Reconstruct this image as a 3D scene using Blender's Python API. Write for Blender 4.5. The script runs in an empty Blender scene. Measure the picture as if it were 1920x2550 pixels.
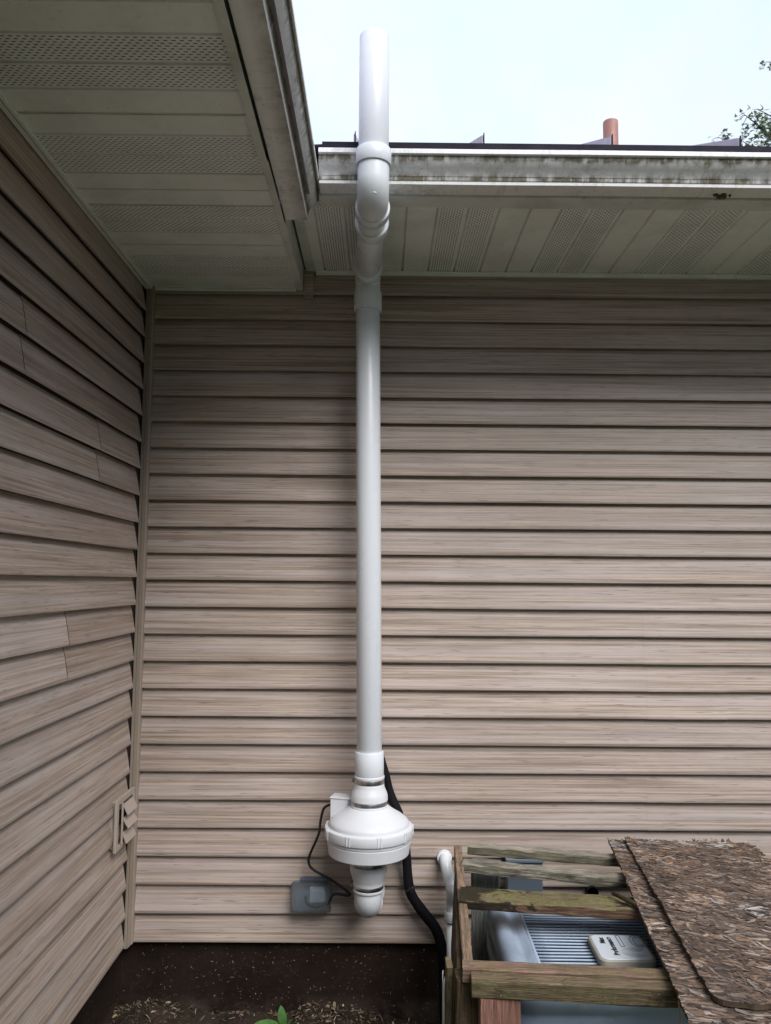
import bpy, math, random
from mathutils import Vector, Matrix, noise

random.seed(7)
S = bpy.context.scene
COL = S.collection
PI = math.pi

# ------------------------------------------------------------------ camera
cam_d = bpy.data.cameras.new('camera')
cam = bpy.data.objects.new('camera', cam_d); COL.objects.link(cam)
_f = Vector((0.005900865939083292, 0.9962235524500469, 0.0866245538226757))
_r = Vector((0.999949174381443, -0.006586656319325085, 0.007633125991473621))
_u = Vector((-0.00817486605636948, -0.08657510902297362, 0.9962117857476996))
M = Matrix(((_r.x, _u.x, -_f.x, 0.0), (_r.y, _u.y, -_f.y, -3.0719), (_r.z, _u.z, -_f.z, 1.3203), (0, 0, 0, 1)))
cam.matrix_world = M
cam_d.sensor_fit = 'VERTICAL'; cam_d.sensor_height = 24.0
cam_d.lens = 24.0 * 1991.21 / 2550.0
cam_d.clip_start = 0.05; cam_d.clip_end = 500
S.camera = cam

# ------------------------------------------------------------------ sky, sun, exposure
SUN_EL, SUN_AZ = math.radians(46), math.radians(150)     # azimuth from +Y, clockwise
w = bpy.data.worlds.new('World'); S.world = w; w.use_nodes = True
nt = w.node_tree; nt.nodes.clear()
out = nt.nodes.new('ShaderNodeOutputWorld'); bg = nt.nodes.new('ShaderNodeBackground')
sky = nt.nodes.new('ShaderNodeTexSky'); sky.sky_type = 'NISHITA'; sky.sun_disc = False
sky.sun_elevation = SUN_EL; sky.sun_rotation = SUN_AZ
sky.dust_density = 3.0; sky.air_density = 1.0; sky.ozone_density = 1.0
tc = nt.nodes.new('ShaderNodeTexCoord')
cn = nt.nodes.new('ShaderNodeTexNoise'); cn.inputs['Scale'].default_value = 2.6; cn.inputs['Detail'].default_value = 7
cr = nt.nodes.new('ShaderNodeMapRange'); cr.inputs[1].default_value = 0.40; cr.inputs[2].default_value = 0.62
cr.inputs[3].default_value = 0.90; cr.inputs[4].default_value = 0.99
mx = nt.nodes.new('ShaderNodeMix'); mx.data_type = 'RGBA'
       
nt.links.new(tc.outputs['Generated'], cn.inputs['Vector'])
cm = nt.nodes.new('ShaderNodeMix'); cm.data_type = 'RGBA'          # thin bright cloud, bluish to faintly lavender
cm.inputs[6].default_value = (5.1, 5.95, 6.8, 1); cm.inputs[7].default_value = (5.5, 5.8, 6.7, 1)
cn2 = nt.nodes.new('ShaderNodeTexNoise'); cn2.inputs['Scale'].default_value = 4.5; cn2.inputs['Detail'].default_value = 8; cn2.inputs['Roughness'].default_value = .62
cr2 = nt.nodes.new('ShaderNodeMapRange'); cr2.inputs[1].default_value = 0.44; cr2.inputs[2].default_value = 0.60
nt.links.new(tc.outputs['Generated'], cn2.inputs['Vector']); nt.links.new(cn2.outputs['Fac'], cr2.inputs[0]); nt.links.new(cr2.outputs[0], cm.inputs[0])
nt.links.new(cm.outputs[2], mx.inputs[7])
nt.links.new(cn.outputs['Fac'], cr.inputs[0])
nt.links.new(cr.outputs[0], mx.inputs[0])
nt.links.new(sky.outputs[0], mx.inputs[6])
nt.links.new(mx.outputs[2], bg.inputs[0])
bg.inputs[1].default_value = 0.10
nt.links.new(bg.outputs[0], out.inputs[0])

sd = bpy.data.lights.new('sun', 'SUN'); sun = bpy.data.objects.new('sun', sd); COL.objects.link(sun)
sd.energy = 2.05; sd.angle = math.radians(38); sd.color = (1.0, 0.965, 0.93)
sun.rotation_euler = (PI / 2 - SUN_EL, 0, PI - SUN_AZ)   # towards the light: azimuth SUN_AZ from +Y
sun.location = (0, -8, 9)
S.view_settings.view_transform = 'Standard'; S.view_settings.look = 'None'
S.view_settings.exposure = 0.82; S.view_settings.gamma = 1.0
S.render.engine = 'CYCLES'

# ------------------------------------------------------------------ node helpers
class NT:
    def __init__(s, name):
        s.m = bpy.data.materials.new(name); s.m.use_nodes = True
        s.t = s.m.node_tree; s.b = s.t.nodes['Principled BSDF']; s.o = s.t.nodes['Material Output']
    def n(s, t, **k):
        x = s.t.nodes.new(t)
        for a, v in k.items(): setattr(x, a, v)
        return x
    def l(s, a, b): s.t.links.new(a, b)
    def put(s, sock, v):
        if hasattr(v, 'links') or isinstance(v, bpy.types.NodeSocket): s.l(v, sock)
        elif isinstance(v, tuple) and len(v) == 3 and sock.type == 'RGBA': sock.default_value = (*v, 1)
        else: sock.default_value = v
    def coord(s, kind='Object'): return s.n('ShaderNodeTexCoord').outputs[kind]
    def scale(s, v, sc, loc=(0, 0, 0), rot=(0, 0, 0)):
        m = s.n('ShaderNodeMapping'); s.l(v, m.inputs[0])
        m.inputs['Scale'].default_value = sc; m.inputs['Location'].default_value = loc; m.inputs['Rotation'].default_value = rot
        return m.outputs[0]
    def noise(s, v, scale, detail=4, rough=.55, dist=0, out='Fac'):
        x = s.n('ShaderNodeTexNoise'); s.l(v, x.inputs['Vector'])
        x.inputs['Scale'].default_value = scale; x.inputs['Detail'].default_value = detail
        x.inputs['Roughness'].default_value = rough; x.inputs['Distortion'].default_value = dist
        return x.outputs[out]
    def vor(s, v, scale, feature='F1', out='Distance', rnd=1.0):
        x = s.n('ShaderNodeTexVoronoi', feature=feature); s.l(v, x.inputs['Vector'])
        x.inputs['Scale'].default_value = scale; x.inputs['Randomness'].default_value = rnd
        return x.outputs[out]
    def ramp(s, v, lo, hi, a=0.0, b=1.0):
        x = s.n('ShaderNodeMapRange', clamp=True); s.put(x.inputs[0], v)
        for i, q in zip((1, 2, 3, 4), (lo, hi, a, b)): x.inputs[i].default_value = q
        return x.outputs[0]
    def mix(s, f, a, b, mode='MIX'):
        x = s.n('ShaderNodeMix', data_type='RGBA', blend_type=mode, clamp_factor=True)
        s.put(x.inputs[0], f); s.put(x.inputs[6], a); s.put(x.inputs[7], b)
        return x.outputs[2]
    def math(s, op, a, b=0.0, c=0.0):
        x = s.n('ShaderNodeMath', operation=op)
        s.put(x.inputs[0], a); s.put(x.inputs[1], b); s.put(x.inputs[2], c)
        return x.outputs[0]
    def sep(s, v):
        x = s.n('ShaderNodeSeparateXYZ'); s.l(v, x.inputs[0]); return x.outputs
    def attr(s, name, out='Color'):
        return s.n('ShaderNodeAttribute', attribute_name=name).outputs[out]
    def bump(s, h, strength=.3, dist=.002, normal=None):
        x = s.n('ShaderNodeBump'); s.l(h, x.inputs['Height'])
        x.inputs['Strength'].default_value = strength; x.inputs['Distance'].default_value = dist
        if normal: s.l(normal, x.inputs['Normal'])
        return x.outputs[0]
    def done(s, color=None, rough=.5, metal=0.0, bump=None, spec=None, **k):
        if color is not None: s.put(s.b.inputs['Base Color'], color)
        s.put(s.b.inputs['Roughness'], rough); s.put(s.b.inputs['Metallic'], metal)
        if bump is not None: s.l(bump, s.b.inputs['Normal'])
        if spec is not None: s.b.inputs['Specular IOR Level'].default_value = spec
        for a, v in k.items(): s.put(s.b.inputs[a.replace('_', ' ')], v)
        return s.m

def m_siding():
    t = NT('vinyl_siding'); uv = t.coord('UV'); tone = t.sep(t.attr('tone'))
    v1 = t.scale(uv, (1.5, 120, 1)); v2 = t.scale(uv, (3.6, 420, 1)); v3 = t.scale(uv, (.7, 26, 1))
    a = t.noise(v1, 1.0, 5, .6, .15); b = t.noise(v2, 1.0, 4, .6); c = t.noise(v3, 1.0, 3, .5)
    base = t.mix(t.ramp(a, .36, .60), (.260, .198, .158), (.510, .415, .358))
    base = t.mix(t.ramp(b, .50, .68, 0, .65), base, (.21, .160, .130))
    base = t.mix(t.ramp(c, .46, .68, 0, .55), base, (.545, .485, .480))
    # occasional short dark grain flecks
    fl = t.noise(t.scale(uv, (9, 240, 1), (3, 1, 0)), 1.0, 2, .5)
    base = t.mix(t.ramp(fl, .63, .70, 0, .75), base, (.13, .10, .085))
    # grime spots
    sp = t.vor(t.scale(uv, (1, 1, 1)), 26)
    base = t.mix(t.ramp(sp, .035, .05, .5, 0), base, (.10, .08, .065))
    big = t.noise(t.coord('Object'), 1.7, 4, .6)
    base = t.mix(t.ramp(big, .45, .70, 0, .30), base, (.27, .215, .175))
    base = t.mix(1.0, base, t.attr('tone'), 'MULTIPLY')
    h = t.math('ADD', t.math('MULTIPLY', a, .7), t.math('MULTIPLY', b, .5))
    return t.done(base, t.ramp(a, .3, .7, .42, .56), bump=t.bump(h, .35, .0012), spec=.42)

def m_paint(name, col, dirt=(.18, .17, .12), amt=.3, rough=.5, spots=0.0):
    t = NT(name); o = t.coord('Object')
    n1 = t.noise(o, 6, 6, .65); n2 = t.noise(o, 45, 5, .6)
    c = t.mix(t.ramp(n1, .45, .75, 0, amt), col, dirt)
    c = t.mix(t.ramp(n2, .60, .78, 0, amt), c, dirt)
    if spots: c = t.mix(t.ramp(t.vor(o, 34), .05, .09, spots, 0), c, (.09, .08, .06))
    return t.done(c, t.ramp(n2, .3, .7, rough - .08, rough + .1), bump=t.bump(n2, .12, .001))

def m_perf(name, col):
    t = NT(name); uv = t.coord('UV'); u, v, _ = t.sep(uv)[:3]
    row = t.math('FLOOR', t.math('DIVIDE', v, .0088))
    uu = t.math('ADD', t.math('DIVIDE', u, .0176), t.math('MULTIPLY', row, .5))
    fu = t.math('ABSOLUTE', t.math('SUBTRACT', t.math('FRACT', uu), .5))
    fv = t.math('ABSOLUTE', t.math('SUBTRACT', t.math('FRACT', t.math('DIVIDE', v, .0088)), .5))
    m = t.math('MULTIPLY', t.math('LESS_THAN', fu, .24), t.math('LESS_THAN', fv, .155))
    edge = t.math('MULTIPLY', t.math('GREATER_THAN', v, .0105), t.math('LESS_THAN', v, .0885))
    m = t.math('MULTIPLY', m, edge)
    o = t.coord('Object'); n1 = t.noise(o, 6, 6, .65); n2 = t.noise(o, 30, 5, .6)
    c = t.mix(t.ramp(n1, .45, .75, 0, .25), col, (.20, .20, .15))
    c = t.mix(t.ramp(n2, .62, .75, 0, .35), c, (.12, .12, .09))
    c = t.mix(m, c, (.012, .012, .011))
    inv = t.math('SUBTRACT', 1.0, m)
    return t.done(c, t.math('ADD', t.math('MULTIPLY', m, .35), .45), bump=t.bump(inv, .5, .001), Specular_IOR_Level=t.math('MULTIPLY', inv, .4))

def m_gutter(name, axis, z0, h, lo=.48, hi=.74):
    # white aluminium with algae: bands by height on the face, broken up by noise
    t = NT(name); o = t.coord('Object'); x, y, z = t.sep(o)[:3]
    along = x if axis == 'x' else y
    hh = t.math('DIVIDE', t.math('SUBTRACT', z, z0), h)
    n1 = t.noise(o, 14, 7, .7, .4); n2 = t.noise(o, 70, 6, .7, .6)
    sc = (1, .25, .12) if axis == 'x' else (.25, 1, .12)
    st = t.noise(t.scale(o, sc), 38, 5, .65)
    blob = t.noise(o, 5.5, 5, .6)
    face = t.ramp(hh, .11, .14); hb = t.math('ADD', hh, t.math('MULTIPLY', t.math('SUBTRACT', t.noise(t.scale(o, (1, 1, .4)), 22, 6, .7, .5), .5), .34))
    up = t.ramp(hb, .54, .70); up2 = t.ramp(hh, .80, .83, 1, 0)
    low = t.ramp(hh, .11, .14); low2 = t.ramp(hb, .24, .44, 1, 0) if axis == 'x' else t.ramp(hb, .30, .46, 1, 0)
    band = t.math('ADD', t.math('MULTIPLY', up, up2), t.math('MULTIPLY', low, low2))
    d = t.math('MULTIPLY', band, t.ramp(t.math('ADD', t.math('MULTIPLY', n1, .6), t.math('MULTIPLY', st, .8)), lo, hi))
    d = t.math('ADD', d, t.math('MULTIPLY', t.ramp(t.math('ADD', t.math('MULTIPLY', n2, .6), t.math('MULTIPLY', blob, .6)), .62, .78), .4))
    dcol = t.mix(t.ramp(n2, .35, .65), (.055, .050, .030), (.20, .175, .115))
    c = t.mix(t.math('MINIMUM', d, 1.0), (.84, .84, .85), dcol)
    c = t.mix(t.ramp(st, .55, .80, 0, .45), c, (.24, .22, .16))
    if axis == 'y':
        sx = t.math('MULTIPLY', t.ramp(x, -.288, -.244), t.ramp(hh, .02, .03, 1, 0))
        c = t.mix(t.math('MULTIPLY', sx, t.ramp(n1, .30, .65, .25, .85)), c, (.13, .10, .09))
        c = t.mix(t.math('MULTIPLY', t.ramp(blob, .55, .75, 0, .5), t.ramp(hh, .02, .03, 1, 0)), c, (.30, .26, .21))
    return t.done(c, t.math('ADD', t.math('MULTIPLY', d, .3), .30), bump=t.bump(n2, .25, .0015))

def m_pvc(name='white_pvc', col=(.72, .755, .81), rough=.24):
    t = NT(name); o = t.coord('Object')
    n = t.noise(o, 9, 5, .6); s = t.noise(t.scale(o, (60, 60, 2.5)), 1, 4, .6)
    c = t.mix(t.ramp(n, .5, .8, 0, .12), col, (.58, .58, .52))
    c = t.mix(t.ramp(s, .60, .80, 0, .16), c, (.50, .49, .44))
    sp = t.vor(o, 19); c = t.mix(t.ramp(sp, .018, .03, .55, 0), c, (.20, .18, .14))
    return t.done(c, t.ramp(n, .3, .7, rough, rough + .14), bump=t.bump(n, .05, .002), spec=.5)

def m_wood(name, light, dark, moss=0.0, mosscol=(.095, .098, .022), rot=0.0, seed=0.0, top=None, mosstop=None, rotx=None):
    t = NT(name); uv = t.coord('UV'); o = t.coord('Object')
    g = t.noise(t.scale(uv, (7, 150, 1), (seed, seed * 2, 0)), 1, 6, .7, .35)
    g2 = t.noise(t.scale(uv, (22, 420, 1), (seed, 0, 0)), 1, 4, .65)
    p = t.noise(t.scale(uv, (5, 16, 1), (seed * 3, 1, 0)), 1, 5, .65, .5)
    c = t.mix(t.ramp(g, .40, .60), dark, light)
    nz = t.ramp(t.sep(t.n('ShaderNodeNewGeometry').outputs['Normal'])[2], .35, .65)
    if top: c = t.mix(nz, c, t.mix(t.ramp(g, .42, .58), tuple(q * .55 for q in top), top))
    c = t.mix(t.ramp(g2, .52, .64, 0, .75), c, tuple(q * .3 for q in dark))
    c = t.mix(t.ramp(p, .40, .70, 0, .55), c, tuple(q * .6 for q in dark))
    if moss:
        n1 = t.noise(o, 16, 6, .7, .4); n2 = t.noise(o, 120, 4, .7)
        mm = t.math('MULTIPLY', t.ramp(n1, .42 , .58), moss)
        if mosstop is not None: mm = t.math('MULTIPLY', mm, t.math('ADD', t.math('MULTIPLY', nz, mosstop), 1 - max(mosstop, 0)) if mosstop > 0 else t.math('SUBTRACT', 1.0, t.math('MULTIPLY', nz, -mosstop)))
        c = t.mix(mm, c, t.mix(t.ramp(n2, .35, .65), mosscol, tuple(min(1, q * 2.3) for q in mosscol)))
    if rot:
        r = t.noise(t.scale(uv, (9, 24, 1), (seed, 5, 0)), 1, 7, .75, .8)
        if rotx:
            r = t.math('ADD', r, t.ramp(t.sep(o)[0], rotx[0], rotx[1], .22, 0))
        c = t.mix(t.ramp(r, .55, .61, 0, rot), c, (.016, .012, .009))
    kn = t.vor(t.scale(uv, (3.2, 14, 1), (seed, 0, 0)), 1)
    c = t.mix(t.ramp(kn, .05, .14, .8, 0), c, (.03, .02, .014))
    lich = t.noise(o, 95, 3, .5)
    c = t.mix(t.ramp(lich, .74, .77, 0, .7), c, (.42, .41, .34))
    h = t.math('ADD', g, t.math('MULTIPLY', g2, .7))
    return t.done(c, .82, bump=t.bump(h, .9, .004), spec=.25)

def m_plain(name, col, rough=.5, metal=0.0, var=.25, scale=30, **k):
    t = NT(name); o = t.coord('Object'); n = t.noise(o, scale, 5, .6)
    c = t.mix(t.ramp(n, .35, .75, 0, var), col, tuple(q * .45 for q in col))
    return t.done(c, t.ramp(n, .3, .7, rough, min(1, rough + .12)), metal, bump=t.bump(n, .1, .001), **k)

def m_attr(name, rough=.85, scale=140, bumpd=.002):
    t = NT(name); o = t.coord('Object'); n = t.noise(t.scale(o, (1, 1, 1)), scale, 4, .7)
    c = t.mix(1.0, t.attr('tone'), t.mix(t.ramp(n, .3, .7), (.55, .55, .55), (1.25, 1.25, 1.25)), 'MULTIPLY')
    return t.done(c, rough, bump=t.bump(n, .6, bumpd), spec=.25)

# ------------------------------------------------------------------ mesh helper
class MB:
    def __init__(s): s.v = []; s.f = []; s.uv = []; s.mi = []; s.sm = []; s.tn = []
    def vert(s, p): s.v.append(tuple(p)); return len(s.v) - 1
    def face(s, idx, uv=None, mi=0, smooth=False, tone=(1, 1, 1)):
        s.f.append(tuple(idx)); s.mi.append(mi); s.sm.append(smooth); s.tn.append(tone)
        if uv is None: uv = [(s.v[i][0] + s.v[i][1], s.v[i][2] + s.v[i][1]) for i in idx]
        s.uv.append(uv)
    def poly(s, pts, uv=None, mi=0, smooth=False, tone=(1, 1, 1)):
        s.face([s.vert(p) for p in pts], uv, mi, smooth, tone)
    def box(s, lo, hi, mi=0, tone=(1, 1, 1), mat=None):
        P = [Vector((x, y, z)) for z in (lo[2], hi[2]) for y in (lo[1], hi[1]) for x in (lo[0], hi[0])]
        if mat is not None: P = [mat @ p for p in P]
        i = [s.vert(p) for p in P]
        for q in ((0, 2, 3, 1), (4, 5, 7, 6), (0, 1, 5, 4), (2, 6, 7, 3), (0, 4, 6, 2), (1, 3, 7, 5)):
            s.face([i[k] for k in q], None, mi, False, tone)
    def rings(s, rings, closed=True, cap0=True, cap1=True, mi=0, smooth=True, tone=(1, 1, 1)):
        n = len(rings[0]); ids = [[s.vert(p) for p in r] for r in rings]
        L = 0.0; per = [0.0]
        for k in range(n): per.append(per[-1] + (Vector(rings[0][(k + 1) % n]) - Vector(rings[0][k])).length)
        for j in range(len(rings) - 1):
            c0 = sum((Vector(p) for p in rings[j]), Vector()) / n; c1 = sum((Vector(p) for p in rings[j + 1]), Vector()) / n
            L2 = L + max((c1 - c0).length, 1e-4)
            for k in range(n if closed else n - 1):
                k2 = (k + 1) % n
                s.face([ids[j][k], ids[j][k2], ids[j + 1][k2], ids[j + 1][k]],
                       [(L, per[k]), (L, per[k + 1]), (L2, per[k + 1]), (L2, per[k])], mi, smooth, tone)
            L = L2
        if cap0: s.face(list(reversed(ids[0])), None, mi, False, tone)
        if cap1: s.face(ids[-1], None, mi, False, tone)
    def tube(s, path, rad, n=24, cap=True, mi=0, up=None):
        path = [Vector(p) for p in path]; R = []
        prev = None
        for i, p in enumerate(path):
            d = (path[min(i + 1, len(path) - 1)] - path[max(i - 1, 0)]).normalized()
            if prev is None:
                a = Vector((1, 0, 0)) if abs(d.x) < .8 else Vector((0, 0, 1))
                x = (a - d * a.dot(d)).normalized()
            else: x = (prev - d * prev.dot(d)).normalized()
            prev = x; y = d.cross(x)
            r = rad[i] if isinstance(rad, (list, tuple)) else rad
            R.append([p + x * math.cos(2 * PI * k / n) * r + y * math.sin(2 * PI * k / n) * r for k in range(n)])
        s.rings(R, cap0=cap, cap1=cap, mi=mi)
    def lathe(s, prof, c=(0, 0), n=64, mi=0, cap0=False, cap1=False):
        # prof: (r, z); axis vertical through c
        s.rings([[(c[0] + r * math.cos(-2 * PI * k / n), c[1] + r * math.sin(-2 * PI * k / n), z) for k in range(n)] for r, z in prof],
                cap0=cap0, cap1=cap1, mi=mi)
    def build(s, name, mats, parent=None, sharp=None, bevel=None, loc=None):
        me = bpy.data.meshes.new(name); me.from_pydata(s.v, [], s.f)
        if not isinstance(mats, (list, tuple)): mats = [mats]
        for m in mats: me.materials.append(m)
        me.polygons.foreach_set('material_index', s.mi)
        me.polygons.foreach_set('use_smooth', s.sm)
        uvl = me.uv_layers.new(name='UVMap'); flat = [c for f in s.uv for p in f for c in p]
        uvl.data.foreach_set('uv', flat)
        ca = me.color_attributes.new('tone', 'FLOAT_COLOR', 'CORNER'); arr = []
        for f, tn in zip(s.f, s.tn): arr += [*tn, 1.0] * len(f)
        ca.data.foreach_set('color', arr)
        me.validate(); me.update()
        if sharp: me.set_sharp_from_angle(angle=math.radians(sharp))
        o = bpy.data.objects.new(name, me); COL.objects.link(o)
        if parent is not None: o.parent = parent; o.matrix_parent_inverse = parent.matrix_world.inverted() if False else Matrix.Translation(-parent.location)
        if bevel:
            b = o.modifiers.new('bevel', 'BEVEL'); b.width = bevel; b.segments = 2; b.limit_method = 'ANGLE'
        return o

def tag(o, label=None, cat=None, group=None, kind=None):
    if label: o['label'] = label
    if cat: o['category'] = cat
    if group: o['group'] = group
    if kind: o['kind'] = kind
    return o
def empty(name, loc, label, cat, group=None):
    o = bpy.data.objects.new(name, None); COL.objects.link(o); o.location = loc; o.empty_display_size = .1
    return tag(o, label, cat, group)
def sphere_lumps(): pass

MAT = {}
MAT['siding'] = m_siding()
MAT['trim'] = m_paint('tan_trim', (.34, .275, .225), (.20, .16, .12), .35, .5)
MAT['jch'] = m_paint('dark_channel', (.016, .013, .011), (.01, .01, .008), .1, .9)
MAT['soffit'] = m_paint('soffit_white', (.86, .885, .87), (.30, .31, .24), .30, .5, .35)
MAT['perf'] = m_perf('soffit_perforated', (.86, .885, .87))
MAT['fascia'] = m_paint('fascia_white', (.70, .715, .69), (.24, .24, .18), .5, .5, .5)
MAT['gutR'] = m_gutter('gutter_aluminium_back', 'x', 2.54, .092)
MAT['gutL'] = m_gutter('gutter_aluminium_side', 'y', 2.47, .098, .36, .60)
MAT['pvc'] = m_pvc()
MAT['roofm'] = m_plain('roof_metal', (.42, .38, .46), .38, .3, .3, 12)
MAT['roofe'] = m_plain('roof_edge', (.010, .008, .020), .6, 0, .2, spec=.2)

# ------------------------------------------------------------------ house
C = .1016
house = empty('house', (-.9, 0, -.25), 'tan vinyl sided house with white eaves meeting in an inside corner', 'house')

def siding_wall(name, label, to3, L0, L1, k0, k1, joints, zoff, seed):
    """to3(l, out, v) maps length, outwards and height to the world."""
    rnd = random.Random(seed); mb = MB()
    prof = [(.0140, -.014), (.0135, .0120), (.0003, .0168), (.0008, .0180), (.0035, .0188), (.0115, .0186), (.0170, .0166), (.045, .0120), (.078, .0055), (C - .006, .0010), (C + .012, -.0060)]
    for k in range(k0, k1 + 1):
        pan = k // 2
        js = sorted(j for j in joints.get(pan, []) if L0 < j < L1)
        cuts = [L0] + js + [L1]
        offu, offv = rnd.uniform(0, 60), rnd.uniform(0, 30)
        for si in range(len(cuts) - 1):
            a, b = cuts[si], cuts[si + 1]
            lift = (.0016 if seed == 2 else .0006) * (si % 2); dz = -.0008 * (si % 2)
            r2 = random.Random(seed * 100 + pan * 7 + si)
            g = r2.uniform(.93, 1.06)
            tone = (g * r2.uniform(.99, 1.02), g, g * r2.uniform(.98, 1.03))
            if seed == 1: g = random.Random(seed * 100 + pan * 7).uniform(.93, 1.06); tone = (g, g, g)
            if seed == 2 and (si > 0 or len(js)): offu += r2.uniform(3, 9)
            if joints.get('tone', {}).get((pan, si)): tone = joints['tone'][(pan, si)]
            n = max(2, int((b - a) / .12)); rows = []
            for i in range(n + 1):
                l = a + (b - a) * i / n
                wv = .0014 * (noise.noise(Vector((l * 1.7, k * 3.1, seed))) ) + .0009 * noise.noise(Vector((l * 6.0, k * 5.7, seed + 3)))
                wz = .0009 * noise.noise(Vector((l * 1.3, k * 9.1, seed + 8)))
                rows.append([mb.vert(to3(l, o + lift + (wv if o > .002 else 0), k * C + v + dz + wz + zoff)) for v, o in prof])
            for i in range(n):
                la = a + (b - a) * i / n; lb = a + (b - a) * (i + 1) / n
                for j in range(len(prof) - 1):
                    va, vb = prof[j][0], prof[j + 1][0]
                    mb.face([rows[i][j], rows[i + 1][j], rows[i + 1][j + 1], rows[i][j + 1]],
                            [(la + offu, va + offv), (lb + offu, va + offv), (lb + offu, vb + offv), (la + offu, vb + offv)], 0, True, tone)
            if si > 0 or name == 'side_siding':   # visible end thickness of the lap
                pass
    o = mb.build(name, MAT['siding'], house, sharp=28)
    if label: o['label'] = label
    return o

siding_wall('siding', 'tan wood-grain siding of the wall behind the white pipe', lambda l, o, v: (l, -o, v), -.90, 3.2, 0, 24,
            {0: [1.9], 1: [.99], 2: [1.0], 3: [2.2], 4: [1.01, 1.31], 5: [1.0], 6: [.20], 7: [1.9], 8: [.16], 9: [1.30], 10: [1.31], 11: [.02]}, 0.0, 1)
XL = -.9255
siding_wall('siding', 'tan wood-grain siding of the wall on the left', lambda l, o, v: (XL + o, l, v), -5.2, -.082, 0, 24,
            {0: [-2.6], 1: [-3.2], 2: [-2.2], 3: [-3.6], 4: [-2.7], 5: [-.705], 6: [-2.9], 7: [-3.3], 8: [-.507], 9: [-1.075], 10: [-2.4], 11: [-3.0],
             'tone': {(5, 0): (1.17, 1.18, 1.22), (5, 1): (.93, .90, .87), (9, 0): (1.07, 1.08, 1.10), (8, 0): (1.05, 1.05, 1.07)}}, .009, 2)

# sheathing behind (blocks light)
mb = MB()
mb.box((-.93, .006, .0), (3.2, .12, 2.56)); mb.box((-1.05, -5.2, -.02), (XL - .001, .0055, 2.50))
mb.build('sheathing', MAT['jch'], house)
# inside corner trim
mb = MB()
pts = [(-.9200, -.0362), (-.9135, -.0362), (-.9115, -.0335), (-.909, -.0362), (-.8945, -.0362), (-.8915, -.0335), (-.8905, -.029), (-.8905, -.001), (-.9200, -.001)]
mb.rings([[(x, y, z + (0 if z > 1 else (.012 if x > -.90 else -.004))) for x, y in pts] for z in (-.012, 1.2, 2.472)], smooth=False)
mb.build('corner_trim', MAT['trim'], house)
mb = MB(); mb.box((-.965, -.030, -.01), (-.9205, .0, 2.47)); mb.build('corner_channel', MAT['jch'], house)

# foundation
t = NT('foundation_brown'); o = t.coord('Object')
n1 = t.noise(o, 4, 6, .65); n2 = t.noise(o, 60, 5, .7)
c = t.mix(t.ramp(n1, .35, .7), (.009, .005, .0035), (.026, .015, .011))
c = t.mix(t.ramp(n2, .55, .75, 0, .5), c, (.05, .04, .035))
z = t.sep(o)[2]
c = t.mix(t.math('MULTIPLY', t.ramp(z, -.26, -.19, .6, 0), t.ramp(n1, .45, .60)), c, (.10, .085, .075))
for k, (sc, th) in enumerate(((55, .10), (80, .09), (34, .055))):
    sv = t.vor(t.scale(o, (1, 1, 1), (k * 3.3, k, k * 1.7), (.3 * k, .5, .4 + k)), sc)
    msk = t.noise(t.scale(o, (1, 1, 1), (k, k, k)), 9, 3, .6)
    c = t.mix(t.math('MULTIPLY', t.ramp(sv, th * .6, th, 1, 0), t.ramp(msk, .50, .60)), c, (.36, .32, .26))
MAT['found'] = t.done(c, .85, spec=.2, bump=t.bump(n2, .7, .004))
mb = MB()
mb.box((-.948, .010, -.60), (3.2, .0058 + .10, -.001))
mb.box((-1.04, -5.2, -.60), (-.945, .03, .004))
mb.build('foundation_wall', MAT['found'], house)

# --- eaves.  right (back wall) eave: z 2.535;  left eave: z 2.455
ZR, ZL = 2.535, 2.458
def soffit(name, label, to3, l0, l1, s0, s1, s_ref, pitch, perf, mirror):
    """strips run along l; s counts across. grooves at s_ref + k*pitch"""
    mb = MB(); k = math.floor((s0 - s_ref) / pitch)
    g = .0042; dep = .010
    while s_ref + k * pitch < s1:
        a = max(s0, s_ref + k * pitch); b = min(s1, s_ref + (k + 1) * pitch)
        if b - a > .01:
            isp = perf(k); n = 8
            A, B = a + g, b - g
            sag = .0006 * ((k * 7) % 5 - 2)
            for i in range(n):
                la = l0 + (l1 - l0) * i / n; lb = l0 + (l1 - l0) * (i + 1) / n
                q = [(la, A, sag), (lb, A, sag), (lb, B, 0), (la, B, 0)]
                mb.poly([to3(l, s_, h) for l, s_, h in q], [(la, A - s_ref - k * pitch), (lb, A - s_ref - k * pitch), (lb, B - s_ref - k * pitch), (la, B - s_ref - k * pitch)], 1 if isp else 0)
            for (p, r) in ((A, a + .001), (B, b - .001)):
                mb.poly([to3(l0, p, 0), to3(l1, p, 0), to3(l1, r, dep), to3(l0, r, dep)])
        k += 1
    mb.poly([to3(l0, s0, dep), to3(l1, s0, dep), to3(l1, s1, dep), to3(l0, s1, dep)])
    o = mb.build(name, [MAT['soffit'], MAT['perf']], house); o['label'] = label
    return o
soffit('soffit', 'white vented soffit under the back eave', lambda l, s_, h: (s_, l, ZR + .004 + h), -.575, .0, -.30, 3.3, .077, .1016, lambda k: k % 4 in (1, 2), 1)
soffit('soffit', 'white vented soffit under the left eave', lambda l, s_, h: (l, s_, ZL + .004 + h), -.925, -.331, -5.2, -.004, -.233, .0962, lambda k: k % 4 in (0, 3), 0)
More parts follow.
